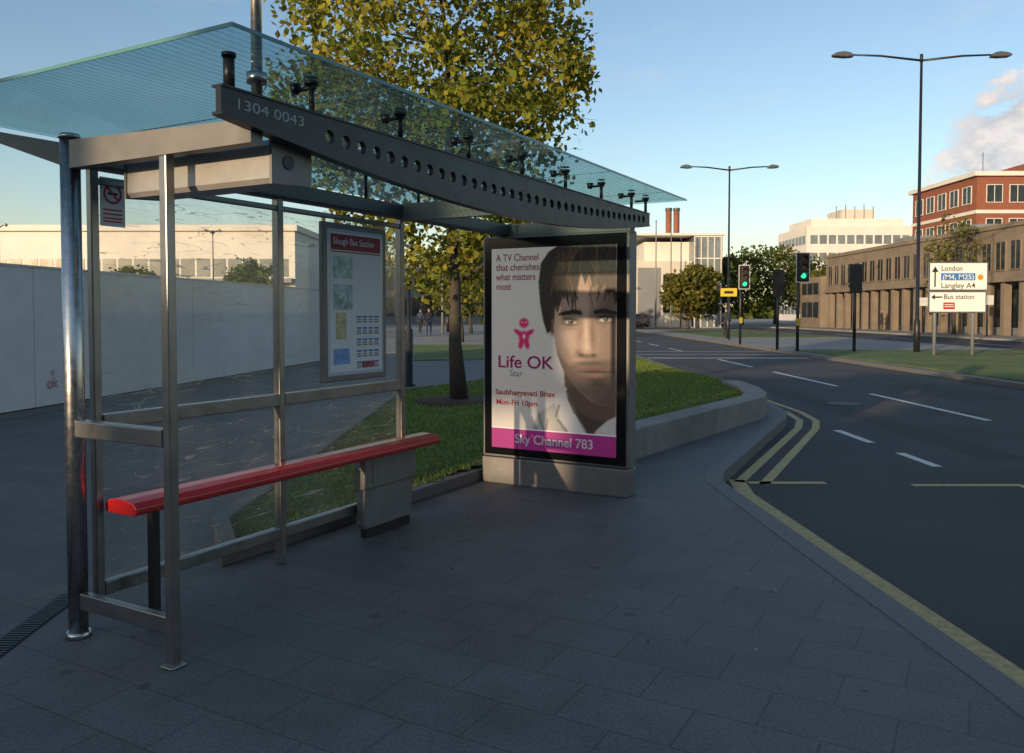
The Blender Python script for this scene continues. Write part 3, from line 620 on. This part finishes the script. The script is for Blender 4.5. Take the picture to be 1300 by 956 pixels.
put(ell(43,112,2.2,3.4,0,3),(228,190,204)); put(ell(41,94,1,1,0,3),(240,215,222)); put(ell(45.4,94,1,1,0,3),(240,215,222))
put((V>229).astype(float),(160,44,124)); put(((V>229)&(V<230.5)).astype(float),(230,220,225))
img=np.clip(img,0,255)
lin=np.where(img/255<=.04045,img/255/12.92,((img/255+.055)/1.055)**2.4)
Xp=PX0+U/157*(PX1-PX0); Zp=PZ1-V/256*(PZ1-PZ0); Vt=np.stack([Xp,np.full(U.shape,ps-.0145),Zp],-1).reshape(-1,3)
ii=np.arange(nu*nv).reshape(nv,nu); F=np.stack([ii[1:,:-1],ii[1:,1:],ii[:-1,1:],ii[:-1,:-1]],-1).reshape(-1,4)
me=bpy.data.meshes.new('poster'); me.from_pydata(Vt.tolist(),[],F.tolist()); ca=me.color_attributes.new('Col','FLOAT_COLOR','POINT')
ca.data.foreach_set('color',np.concatenate([lin.reshape(-1,3),np.ones((nu*nv,1))],1).astype(np.float32).ravel())
pm=bpy.data.materials.new('poster_print'); pm.use_nodes=True; b_=pm.node_tree.nodes['Principled BSDF']; at=pm.node_tree.nodes.new('ShaderNodeAttribute'); at.attribute_name='Col'
dk_=pm.node_tree.nodes.new('ShaderNodeVectorMath'); dk_.operation='SCALE'; dk_.inputs['Scale'].default_value=.72; pm.node_tree.links.new(at.outputs['Color'],dk_.inputs[0]); pm.node_tree.links.new(dk_.outputs[0],b_.inputs['Base Color']); b_.inputs['Roughness'].default_value=.4; b_.inputs['Coat Weight'].default_value=.12; b_.inputs['Coat Roughness'].default_value=.03
pm.node_tree.links.new(at.outputs['Color'],b_.inputs['Emission Color']); b_.inputs['Emission Strength'].default_value=.22   # glow added in the print's own colours to brighten the poster
me.materials.append(pm)
R90=(math.radians(90),0,0)
def pt(txt,m,u,v,wd,size,off=0): A.text(txt,m,(PX0+u/157*(PX1-PX0),ps-.0165,PZ1-v/256*(PZ1-PZ0)),R90,size,width=wd/157*(PX1-PX0),off=off)
for i,(t,wd) in enumerate((('A TV Channel',56),('that cherishes',57),('what matters',52),('most',20))): pt(t,redprint,6,16+i*12.2,wd,.085,.0006)
pt('Life OK',magenta,8,152,72,.15,.0024); pt('Star',greyprint,24,163,17,.08); pt('Saubhagyavati Bhav',redprint,5,187,78,.066,.0012); pt('Mon-Fri 10pm',redprint,6,200,54,.066,.0012)
pt('Sky Channel 783',white,31,248,98,.11,.0015)
A.build(); po=bpy.data.objects.new('poster',me); COL.objects.link(po); po.parent=A.e

# ---------------------------------------------------------------- drain channel, debris
dr=B('drainage_channel'); dr.prism('channel_bed',blackm,[(-2.26,2.4),(-2.14,2.4),(-2.28,4.35),(-2.40,4.35)],0,.002)
for i in range(70):
    y=2.42+i*.0275; x=-2.26-(y-2.4)*.07; dr.box('grate_bars',darkm,x+.01,x+.11,y,y+.014,.003,.006)
dr.build()
lt=B('leaf_litter'); rg=np.random.RandomState(9)
lmats=[mat('dry_leaf_a',(.16,.10,.04),.8),mat('dry_leaf_b',(.10,.09,.03),.8),mat('litter_paper',(.45,.44,.42),.8)]
for i in range(170):
    if i<90: x,y=rg.uniform(-1.9,1.5),rg.uniform(3.0,7.4)
    else: x,y=rg.uniform(-6,-2.3),rg.uniform(4,11)
    a=rg.rand()*6.28; l=.007+.009*rg.rand(); z=.004+.002*rg.rand(); q=rg.randint(12); m=q==0 and 2 or q%2
    c_,s_=math.cos(a)*l,math.sin(a)*l
    lt.quad('leaves_%d'%m,lmats[m],(x-c_,y-s_,z),(x+s_*.6,y-c_*.6,z+.004),(x+c_,y+s_,z+.006),(x-s_*.6,y+c_*.6,z))
lt.build()

# ---------------------------------------------------------------- hoarding
hd=Vector((.119,.993)).normalized(); h0=Vector((-7.5,12))-hd*9
Hh=B('site_hoarding',(h0.x,h0.y,0),math.atan2(hd.y,hd.x))
for i in range(10):
    a=i*2.44; Hh.box('hoarding_panels',hoard,a,a+2.432,-.01+(i%2)*.004,.02,0.03,2.2)
Hh.box('hoarding_cap',hoard,0,24.4,-.03,.03,2.203,2.23); Hh.box('hoarding_back',blackm,0,24.4,.022,.06,0,2.19)
gm=mat('graffiti_pink',(.50,.12,.18),.6)
Hh.text('ok',gm,(10.0,-.03,.30),(math.radians(90),0,0),.26,off=-.002); Hh.text('x',gm,(10.1,-.03,.5),(math.radians(90),0,0),.2,off=-.003)
Hh.build()
gv=B('gravel_strip'); 
n1=Vector((hd.y,-hd.x)); a=h0; b2=h0+hd*24.4
gv.prism('gravel',gravel,[tuple(a-n1*.1),tuple(a+n1*.55),tuple(b2+n1*.5),tuple(b2-n1*.1)],-.01,.012); gv.build()

# ---------------------------------------------------------------- buildings
def rows(b,axis,pos,sgn,a0,a1,z0,z1,n,wm,part='windows',gap=.25,fm=None,proud=.03):
    w_=(a1-a0)/n
    for i in range(n):
        p=a0+w_*i+gap/2; q=a0+w_*(i+1)-gap/2
        def bx(pt_,m,p,q,z0,z1,d0,d1):
            e0,e1=pos+sgn*d0,pos+sgn*d1
            if axis=='x': b.box(pt_,m,e0,e1,p,q,z0,z1)
            else: b.box(pt_,m,p,q,e0,e1,z0,z1)
        bx(part,wm,p,q,z0,z1,.002,proud)
        if fm:
            bx('window_frames',fm,p-.06,p,z0,z1,.002,proud+.05); bx('window_frames',fm,q,q+.06,z0,z1,.002,proud+.05)
            bx('window_frames',fm,p-.06,q+.06,z1,z1+.07,.002,proud+.06); bx('window_frames',fm,p-.06,q+.06,z0-.07,z0,.002,proud+.09)
            bx('glazing_bars',fm,(p+q)/2-.03,(p+q)/2+.03,z0,z1,proud+.002,proud+.03)
c=B('concrete_office_building')
c.box('upper_walls',conc_b,32,46,32,84,3.7,7.0); c.box('ground_floor',greyb,33.5,45,33,83,0,3.7)
rows(c,'x',32,-1,32.4,83.6,4.3,6.1,32,winm,gap=.55,fm=conc_b); 
rows(c,'x',33.5,-1,33.4,82.6,.5,3.3,20,winm,part='shop_windows',gap=.3)
for i in range(27): c.box('columns',conc_b,32.1,32.6,32.2+i*1.96,32.6+i*1.96,0,3.7)
c.box('parapet',conc_b,31.85,46.1,31.9,84.1,7.0,7.3); c.box('string_course',conc_b,31.8,32,31.9,84.1,3.5,3.72)
for y in (40,52,66,76): c.box('roof_plant',greyb,37,40,y,y+4,7.3,8.6)
c.box('end_tower',conc_b,31.5,40,84.2,90,0,5.2); rows(c,'x',31.5,-1,84.6,89.6,1,2.6,3,winm,part='tower_windows'); rows(c,'x',31.5,-1,84.6,89.6,3.4,4.6,3,winm,part='tower_windows')
c.build()
c=B('brick_office_building'); c.box('walls',brick,47,72,83.7,97,0,15.3)
for z in (5.0,8.4,11.8): 
    rows(c,'x',47,-1,84.2,96.6,z+.9,z+2.6,5,winm,gap=.9,fm=whiteb); rows(c,'y',83.7,-1,47.6,71,z+.9,z+2.6,10,winm,gap=.8,fm=whiteb)
    c.box('white_bands',whiteb,46.9,72.1,83.6,97.1,z-.25,z+.1)
c.box('roof_fascia',whiteb,46.6,72.4,83.3,97.4,15.3,15.75); c.box('plant_room',brick,54,66,87,95,15.75,17.2)
for i in range(3): c.tube('antenna',greyb,[(50+i*5,88,15.7),(50+i*5,88,18.5+i*.7)],.05,6)
c.build()
c=B('white_office_building'); c.box('walls',whiteb,53.5,74.5,150,166,0,17.2)
for z in (1.2,4.4,7.6,10.8,14.0): rows(c,'y',150,-1,54,74,z,z+1.6,12,winl,gap=.35); rows(c,'x',53.5,-1,150.5,165.5,z,z+1.6,8,winl,gap=.35)
c.box('roof_terrace',whiteb,55,72,152,164,17.2,18.8); c.box('plant_room',cream,61,67,153,160,18.8,20.6); 
for i in range(5): c.tube('antenna',greyb,[(60+i*1.7,153,18.8),(60+i*1.7,153,21.2+.3*(i%2))],.08,6)
c.build()
c=B('civic_building'); c.box('main_block',cream,13.2,19.2,88,100,0,7.0); c.box('grey_panels',greyb,13.4,15.8,87.9,88,1.0,6.3)
c.box('upper_block',whiteb,14.4,22.2,90,102,7.0,9.2); c.box('glass_stair',winl,19.3,22.3,87.5,100,0,9.6); 
for i in range(5): c.box('mullions',whiteb,19.3+i*.7,19.4+i*.7,87.4,87.5,0,9.6)
for z in (2.4,4.8,7.2,9.5): c.box('transoms',whiteb,19.3,22.3,87.38,87.48,z,z+.12)
rows(c,'y',88,-1,16,19,1.5,2.8,3,winm); rows(c,'y',88,-1,16,19,4.2,5.6,3,winm); c.box('roof_slab',whiteb,13,22.6,87.6,102.2,9.7,9.95)
for x in (18.0,18.9): c.tube('flues',brick,[(x,95,9),(x,95,13.2)],.35,12); c.tube('flue_caps',steel_d,[(x,95,13.2),(x,95,13.5)],.4,12)
c.build()
c=B('retail_building'); c.box('walls',whiteb,-66,-20.5,78,100,0,9.2); c.box('roof_edge',whiteb,-66.3,-20.2,77.6,100.4,9.2,9.75)
rows(c,'y',78,-1,-65.5,-21,4.9,6.6,30,winl,gap=.22); rows(c,'y',78,-1,-65.5,-21,1.0,4.2,30,winl,gap=.18,part='lower_windows')
c.box('canopy',greyb,-66,-20.5,76.6,78,4.3,4.7)
c.box('atrium',winl,-80,-56,70,76.4,0,7.4); c.box('atrium_roof',whiteb,-80.5,-55.7,69.6,76.5,7.4,8.4)
for i in range(13): c.box('atrium_mullions',whiteb,-80+i*2,-79.88+i*2,69.9,70,0,7.4)
c.build()
c=B('glazed_office_building'); c.box('walls',greyb,-20,-4.5,112,128,0,8.6); rows(c,'y',112,-1,-19.6,-5,1,3.6,8,winm,gap=.3); rows(c,'y',112,-1,-19.6,-5,4.6,7.2,8,winm,gap=.3); c.box('roof_edge',whiteb,-20.2,-4.3,111.8,128.2,8.6,9)
c.build()
c=B('office_block'); c.box('walls',conc_b,-2,11,135,150,0,9); rows(c,'y',135,-1,-1.6,10.6,1.2,3,6,winm,gap=.6); rows(c,'y',135,-1,-1.6,10.6,4.8,6.6,6,winm,gap=.6); c.box('parapet',whiteb,-2.2,11.2,134.8,150.2,9,9.4); c.build()
# unseen building added to shade the stop; gap shaped to aim sunbeams through
HB=7.3
c=B('occluder_building'); k_=math.tan(math.radians(35))
x1_=-17.15; x0_=-19.5; xm=-18.4
c.prism('east_block',brick,[(x1_,-20),(40,-20),(40,-34),(x1_-14*k_,-34)],0,HB)
c.prism('west_block',brick,[(x0_,-20),(-95,-20),(-95,-34),(x0_-14*k_,-34)],0,HB)
c.prism('sunbeam_sill',brick,[(xm,-20.05),(x1_-.01,-20.05),(x1_-.01-.35,-20.5),(xm-.35,-20.5)],0,5.9)  # added sill in the unseen gap, shaped to put sun on the poster
c.prism('sunbeam_sill_low',brick,[(x0_+.01,-20.05),(xm-.01,-20.05),(xm-.36,-20.5),(x0_-.30,-20.5)],0,4.95)  # lower added sill, shaped so sun reaches the bench and glass
c.prism('sunbeam_lintel',brick,[(x0_+.01,-20.05),(xm-.01,-20.05),(xm-.36,-20.5),(x0_-.30,-20.5)],5.7,HB-.05)  # added lintel that cuts the top off the lower sunbeam
rows(c,'y',-20,1,-94,-20,1,3.2,22,winm,gap=.6); rows(c,'y',-20,1,-16.5,39,1,3.2,18,winm,gap=.6); rows(c,'y',-20,1,-94,-20,4.4,6.5,22,winm,gap=.8,part='upper_windows'); rows(c,'y',-20,1,-16.5,39,4.4,6.5,18,winm,gap=.8,part='upper_windows'); c.build()

# ---------------------------------------------------------------- street lamps, signals, signs
def lamp(x,y,H,arm,r=.09):
    b=B('street_lamp',(x,y,0)); b.tube('column',darkm,[(0,0,0),(0,0,1.2),(0,0,1.25),(0,0,H)],[r*1.25,r*1.25,r*.8,r*.5],12)
    for sg in (-1,1):
        b.tube('arm',darkm,[(0,0,H-.15),(sg*arm*.5,0,H+.02),(sg*arm*.85,0,H+.06)],[.045,.04,.035],8)
        pr=[(.84,-.05),(.88,.10),(.96,.15),(1.06,.12),(1.13,.03),(1.1,-.04),(.95,-.07)]; q=arm/3.05*2.8
        b.extr('lantern',steel_d,[(sg*(arm*.84+(p[0]-.84)*q),H+.02+p[1]*1.0) for p in pr],'y',-.14,.14); b.bev['lantern']=.04
    b.tube('cap',darkm,[(0,0,H-.2),(0,0,H+.08)],.06,10); b.build()
lamp(15.35,31.2,11.1,3.05); lamp(12.6,48,9.9,2.6); lamp(-5.0,64,8.4,1.8,.08); lamp(36,33.5,8.2,1.6,.08)
for x,y,h in ((-21,58,7.2),(-19.5,60,5.4),(-36,58,7.6)): lamp(x,y,h,.5,.06)
emg=bpy.data.materials.new('green_signal_light'); emg.use_nodes=True; bb=emg.node_tree.nodes['Principled BSDF']; bb.inputs['Base Color'].default_value=(.02,.5,.2,1); bb.inputs['Emission Color'].default_value=(.03,1,.40,1); bb.inputs['Emission Strength'].default_value=1.3
lensr=mat('red_lens_off',(.08,.01,.01),.2); lensa=mat('amber_lens_off',(.10,.05,.01),.2)
def signal(x,y,zc,face=1,sideoff=0):
    b=B('traffic_light',(x,y,0)); b.tube('pole',darkm,[(0,0,0),(0,0,zc+.35)],.06,12); ox=sideoff
    if sideoff: b.box('bracket',blackm,min(0,ox),max(0,ox),-.02,.02,zc+.3,zc+.35); b.box('bracket',blackm,min(0,ox),max(0,ox),-.02,.02,zc-.4,zc-.35)
    if face>0: b.box('backing_board',whitep,ox-.27,ox+.27,-.095,-.085,zc-.58,zc+.58)
    b.box('backing_board_front',blackm,ox-.24,ox+.24,-.10,-.096,zc-.55,zc+.55)
    b.box('head',blackm,ox-.15,ox+.15,-.16 if face>0 else -.08,.08 if face>0 else .16,zc-.5,zc+.5); b.bev['head']=.03
    for k,(dz,m) in enumerate(((.32,lensr),(0,lensa),(-.32,emg))):
        f=-1*face; b.tube('lens_%d'%k,m,[(ox,f*.15,zc+dz),(ox,f*.175,zc+dz)],[.105,.10],20)
        b.add('hoods',blackm,[(ox+.125*math.cos(a),f*(.16+d*.2),zc+dz+.125*math.sin(a)) for d in (0,1) for a in [math.pi*i/10 for i in range(11)]],[(i,i+1,12+i,11+i) for i in range(10)])
    if face>0: b.box('push_button_unit',mat('push_yellow',(.35,.27,.03),.5),-.07,.07,-.14,-.06,1.0,1.28)
    b.build()
signal(11.1,32,3.25,1,.15); signal(10.95,39.5,3.2,1,.15); signal(10.8,33.5,2.7,-1,0); signal(13.1,31.5,2.8,-1,0)
b=B('small_yellow_sign',(12.0,45.5,0)); b.tube('pole',darkm,[(0,0,0),(0,0,3)],.04,8); b.box('plate',mat('sign_yellow',(.60,.45,.03),.5),-.5,.4,-.06,-.04,2.4,2.85); b.box('mark',blackm,-.3,.2,-.066,-.062,2.55,2.7); b.build()
# direction sign
G=B('direction_sign',(14.55,28.8,0))
for x in (.28,1.62): G.tube('posts',greyb,[(x,.1,0),(x,.1,3.2)],.06,12)
def board(x0,x1,z0,z1):
    G.box('board_backing',greyb,x0,x1,.0,.04,z0,z1); G.box('board_border',blackm,x0+.015,x1-.015,-.006,-.001,z0+.015,z1-.015); G.box('board_face',white,x0+.04,x1-.04,-.012,-.007,z0+.04,z1-.04)
board(0,2.07,2.27,3.27); board(0,2.03,1.5,2.255)
def gt(t,m,x,z,wd,sz): G.text(t,m,(x,-.018,z),R90,sz,width=wd,off=.001)
gt('London',blackm,.42,2.96,.72,.27); gt('Langley A4',blackm,.42,2.36,1.18,.27)
G.box('motorway_patch',blueprint,.42,1.62,-.018,-.013,2.63,2.88); G.text('(M4, M25)',white,(.47,-.0195,2.67),R90,.24,width=1.08,off=.001); G.tube('orange_symbol',mat('sign_orange',(.7,.25,.02),.5),[(1.8,-.013,2.74),(1.8,-.018,2.74)],.1,16)
G.box('arrow',blackm,.19,.24,-.017,-.013,2.4,3.0); G.add('arrow',blackm,[(.10,-.0165,2.92),(.33,-.0165,2.92),(.215,-.0165,3.12)],[(0,1,2)])
gt('Bus station',blackm,.52,1.98,1.05,.24); G.box('arrow',blackm,.2,.48,-.017,-.013,2.02,2.07); G.add('arrow',blackm,[(.22,-.0165,1.95),(.22,-.0165,2.14),(.09,-.0165,2.045)],[(0,1,2)])
G.box('rail_symbol',redprint,.52,.92,-.018,-.013,1.62,1.86); 
for z in (1.70,1.77): G.box('rail_symbol_bars',white,.56,.88,-.022,-.019,z,z+.025)
G.build()
for x,y,h in ((-2.1,16.8,2.1),):
    b=B('lamp_bollard',(x,y,0)); b.tube('base',darkm,[(0,0,0),(0,0,.05),(0,0,.06),(0,0,1.15),(0,0,1.2),(0,0,h)],[.13,.13,.085,.085,.045,.04],14); b.tube('head_ring',darkm,[(0,0,h),(0,0,h+.12)],[.07,.05],14); b.build()
for x,y,h in ((-4.9,58,4.5),(-9.5,50,4.8),(14.3,82,10.5),(15.8,82,10.2),(17.2,84,9)):
    b=B('flagpole' if x>0 else 'lamp_column',(x,y,0)); b.tube('shaft',greyb,[(0,0,0),(0,0,h)],[.09,.05],8); b.tube('finial',greyb,[(0,0,h),(0,0,h+.2)],[.1,.03],8); b.build()
for x,y in ((30,52),(30,60)):
    b=B('street_sign',(x,y,0)); b.tube('pole',darkm,[(0,0,0),(0,0,2.6)],.05,8); b.box('plate',whitep,-.35,.35,-.08,-.05,2.0,2.6); b.build()

# ---------------------------------------------------------------- car
def car(x,y,rz,colr,nm='parked_car'):
    b=B(nm,(x,y,-.0),rz); pm_=mat('car_paint_'+str(len(M)),colr,.25,.2,coat=.8)
    body=[(-2.1,.3),(-2.12,.62),(-2.0,.86),(-1.2,.93),(1.25,.98),(1.95,.92),(2.1,.7),(2.1,.3)]
    cab=[(-1.2,.93),(-.55,1.38),(-.1,1.45),(.9,1.44),(1.45,1.2),(1.75,.96)]
    b.extr('body',pm_,body,'y',-.85,.85); b.bev['body']=.08; b.extr('cabin',pm_,cab,'y',-.72,.72); b.bev['cabin']=.06
    gl=[(-1.0,.97),(-.5,1.32),(-.1,1.38),(.85,1.37),(1.3,1.17),(1.4,.99)]
    for s_ in (-1,1): b.extr('side_glass',winm,gl,'y',s_*.722,s_*.735)
    b.quad('windscreen',winm,(-1.2,-.6,.96),(-1.2,.6,.96),(-.62,.58,1.36),(-.62,-.58,1.36)); b.quad('rear_screen',winm,(1.76,-.6,1.0),(1.76,.6,1.0),(1.44,.58,1.26),(1.44,-.58,1.26))
    for wx in (-1.3,1.3):
        for wy in (-.86,.66): b.tube('tyres',blackm,[(wx,wy,.32),(wx,wy+.2,.32)],.32,18)
        for wy in (-.87,.865): b.tube('hubs',alu,[(wx,wy,.32),(wx,wy+.012,.32)],.18,12)
    for wy in (-.6,.6): b.box('headlamps',white,-2.13,-2.1,wy-.18,wy+.18,.62,.76); b.box('tail_lamps',redprint,2.07,2.12,wy-.18,wy+.18,.66,.82)
    b.box('number_plate',white,-2.15,-2.12,-.26,.26,.42,.53); b.build()
car(12.9,86,math.radians(60),(.03,.05,.12))

# ---------------------------------------------------------------- people
def person(x,y,rz,top,legc,step=.18,s=1.0):
    e=bpy.data.objects.new('pedestrian',None); COL.objects.link(e); e.location=(x,y,.012); e.rotation_euler=(0,0,rz); e.scale=(s,s,s)
    def sk(nm,vs,ed,rad,m):
        me=bpy.data.meshes.new(nm); me.from_pydata(vs,ed,[]); me.materials.append(m); o=bpy.data.objects.new(nm,me); COL.objects.link(o); o.parent=e
        md=o.modifiers.new('skin','SKIN')
        for i,r_ in enumerate(rad): me.skin_vertices[0].data[i].radius=(r_[0],r_[1]) if hasattr(r_,'__len__') else (r_,r_)
        me.skin_vertices[0].data[0].use_root=True
        sd=o.modifiers.new('sub','SUBSURF'); sd.levels=2; sd.render_levels=2
    skin=mat('skin',(.38,.22,.15),.6); hairm=mat('hair',(.03,.02,.015),.7)
    st=step
    sk('trousers',[(0,0,.95),(.10,0,.88),(.11,-st*.5,.50),(.11,-st*.6+.1,.09),(-.10,0,.88),(-.11,st*.6,.50),(-.11,st*1.1,.09)],[(0,1),(1,2),(2,3),(0,4),(4,5),(5,6)],[(.16,.12),.09,.065,.05,.09,.065,.05],legc)
    sk('shoes',[(.11,-st*.6+.14,.05),(.11,-st*.6-.08,.04)],[(0,1)],[.045,.04],blackm); sk('shoes',[(-.11,st*1.1+.04,.05),(-.11,st*1.1-.18,.04)],[(0,1)],[.045,.04],blackm)
    sk('jacket',[(0,0,.98),(0,0,1.2),(0,0,1.40),(0,.0,1.50),(.19,0,1.40),(.25,.05,1.14),(.25,-.06,.92),(-.19,0,1.40),(-.25,-.02,1.14),(-.25,-.16,.93)],[(0,1),(1,2),(2,3),(2,4),(4,5),(5,6),(2,7),(7,8),(8,9)],[(.17,.12),(.15,.11),(.17,.11),.06,.075,.052,.04,.075,.052,.04],top)
    sk('head',[(0,0,1.50),(0,-.01,1.58),(0,-.015,1.68),(0,0,1.74)],[(0,1),(1,2),(2,3)],[.05,.065,.085,.06],skin); sk('hair',[(0,.03,1.66),(0,.02,1.76)],[(0,1)],[.085,.07],hairm)
    for sg in (-1,1):
        hx=sg*.25; hy=-.07 if sg>0 else -.17; sk('hand',[(hx,hy,.90),(hx,hy,.83)],[(0,1)],[.035,.035],skin)
        for k in range(4): sk('fingers',[(hx,hy-.03+.02*k,.83),(hx,hy-.035+.02*k,.765-.004*abs(k-1.5))],[(0,1)],[.009,.008],skin)
        sk('thumb',[(hx,hy-.03,.87),(hx-sg*.01,hy-.06,.82)],[(0,1)],[.010,.009],skin)
dk=mat('dark_cloth',(.02,.022,.03),.9); bl=mat('denim',(.03,.045,.09),.9)
person(-5.55,55,.3,dk,bl); person(-6.9,62,2.8,bl,dk); person(31.2,69.5,1.2,dk,dk); person(13.0,50,2.6,dk,dk)
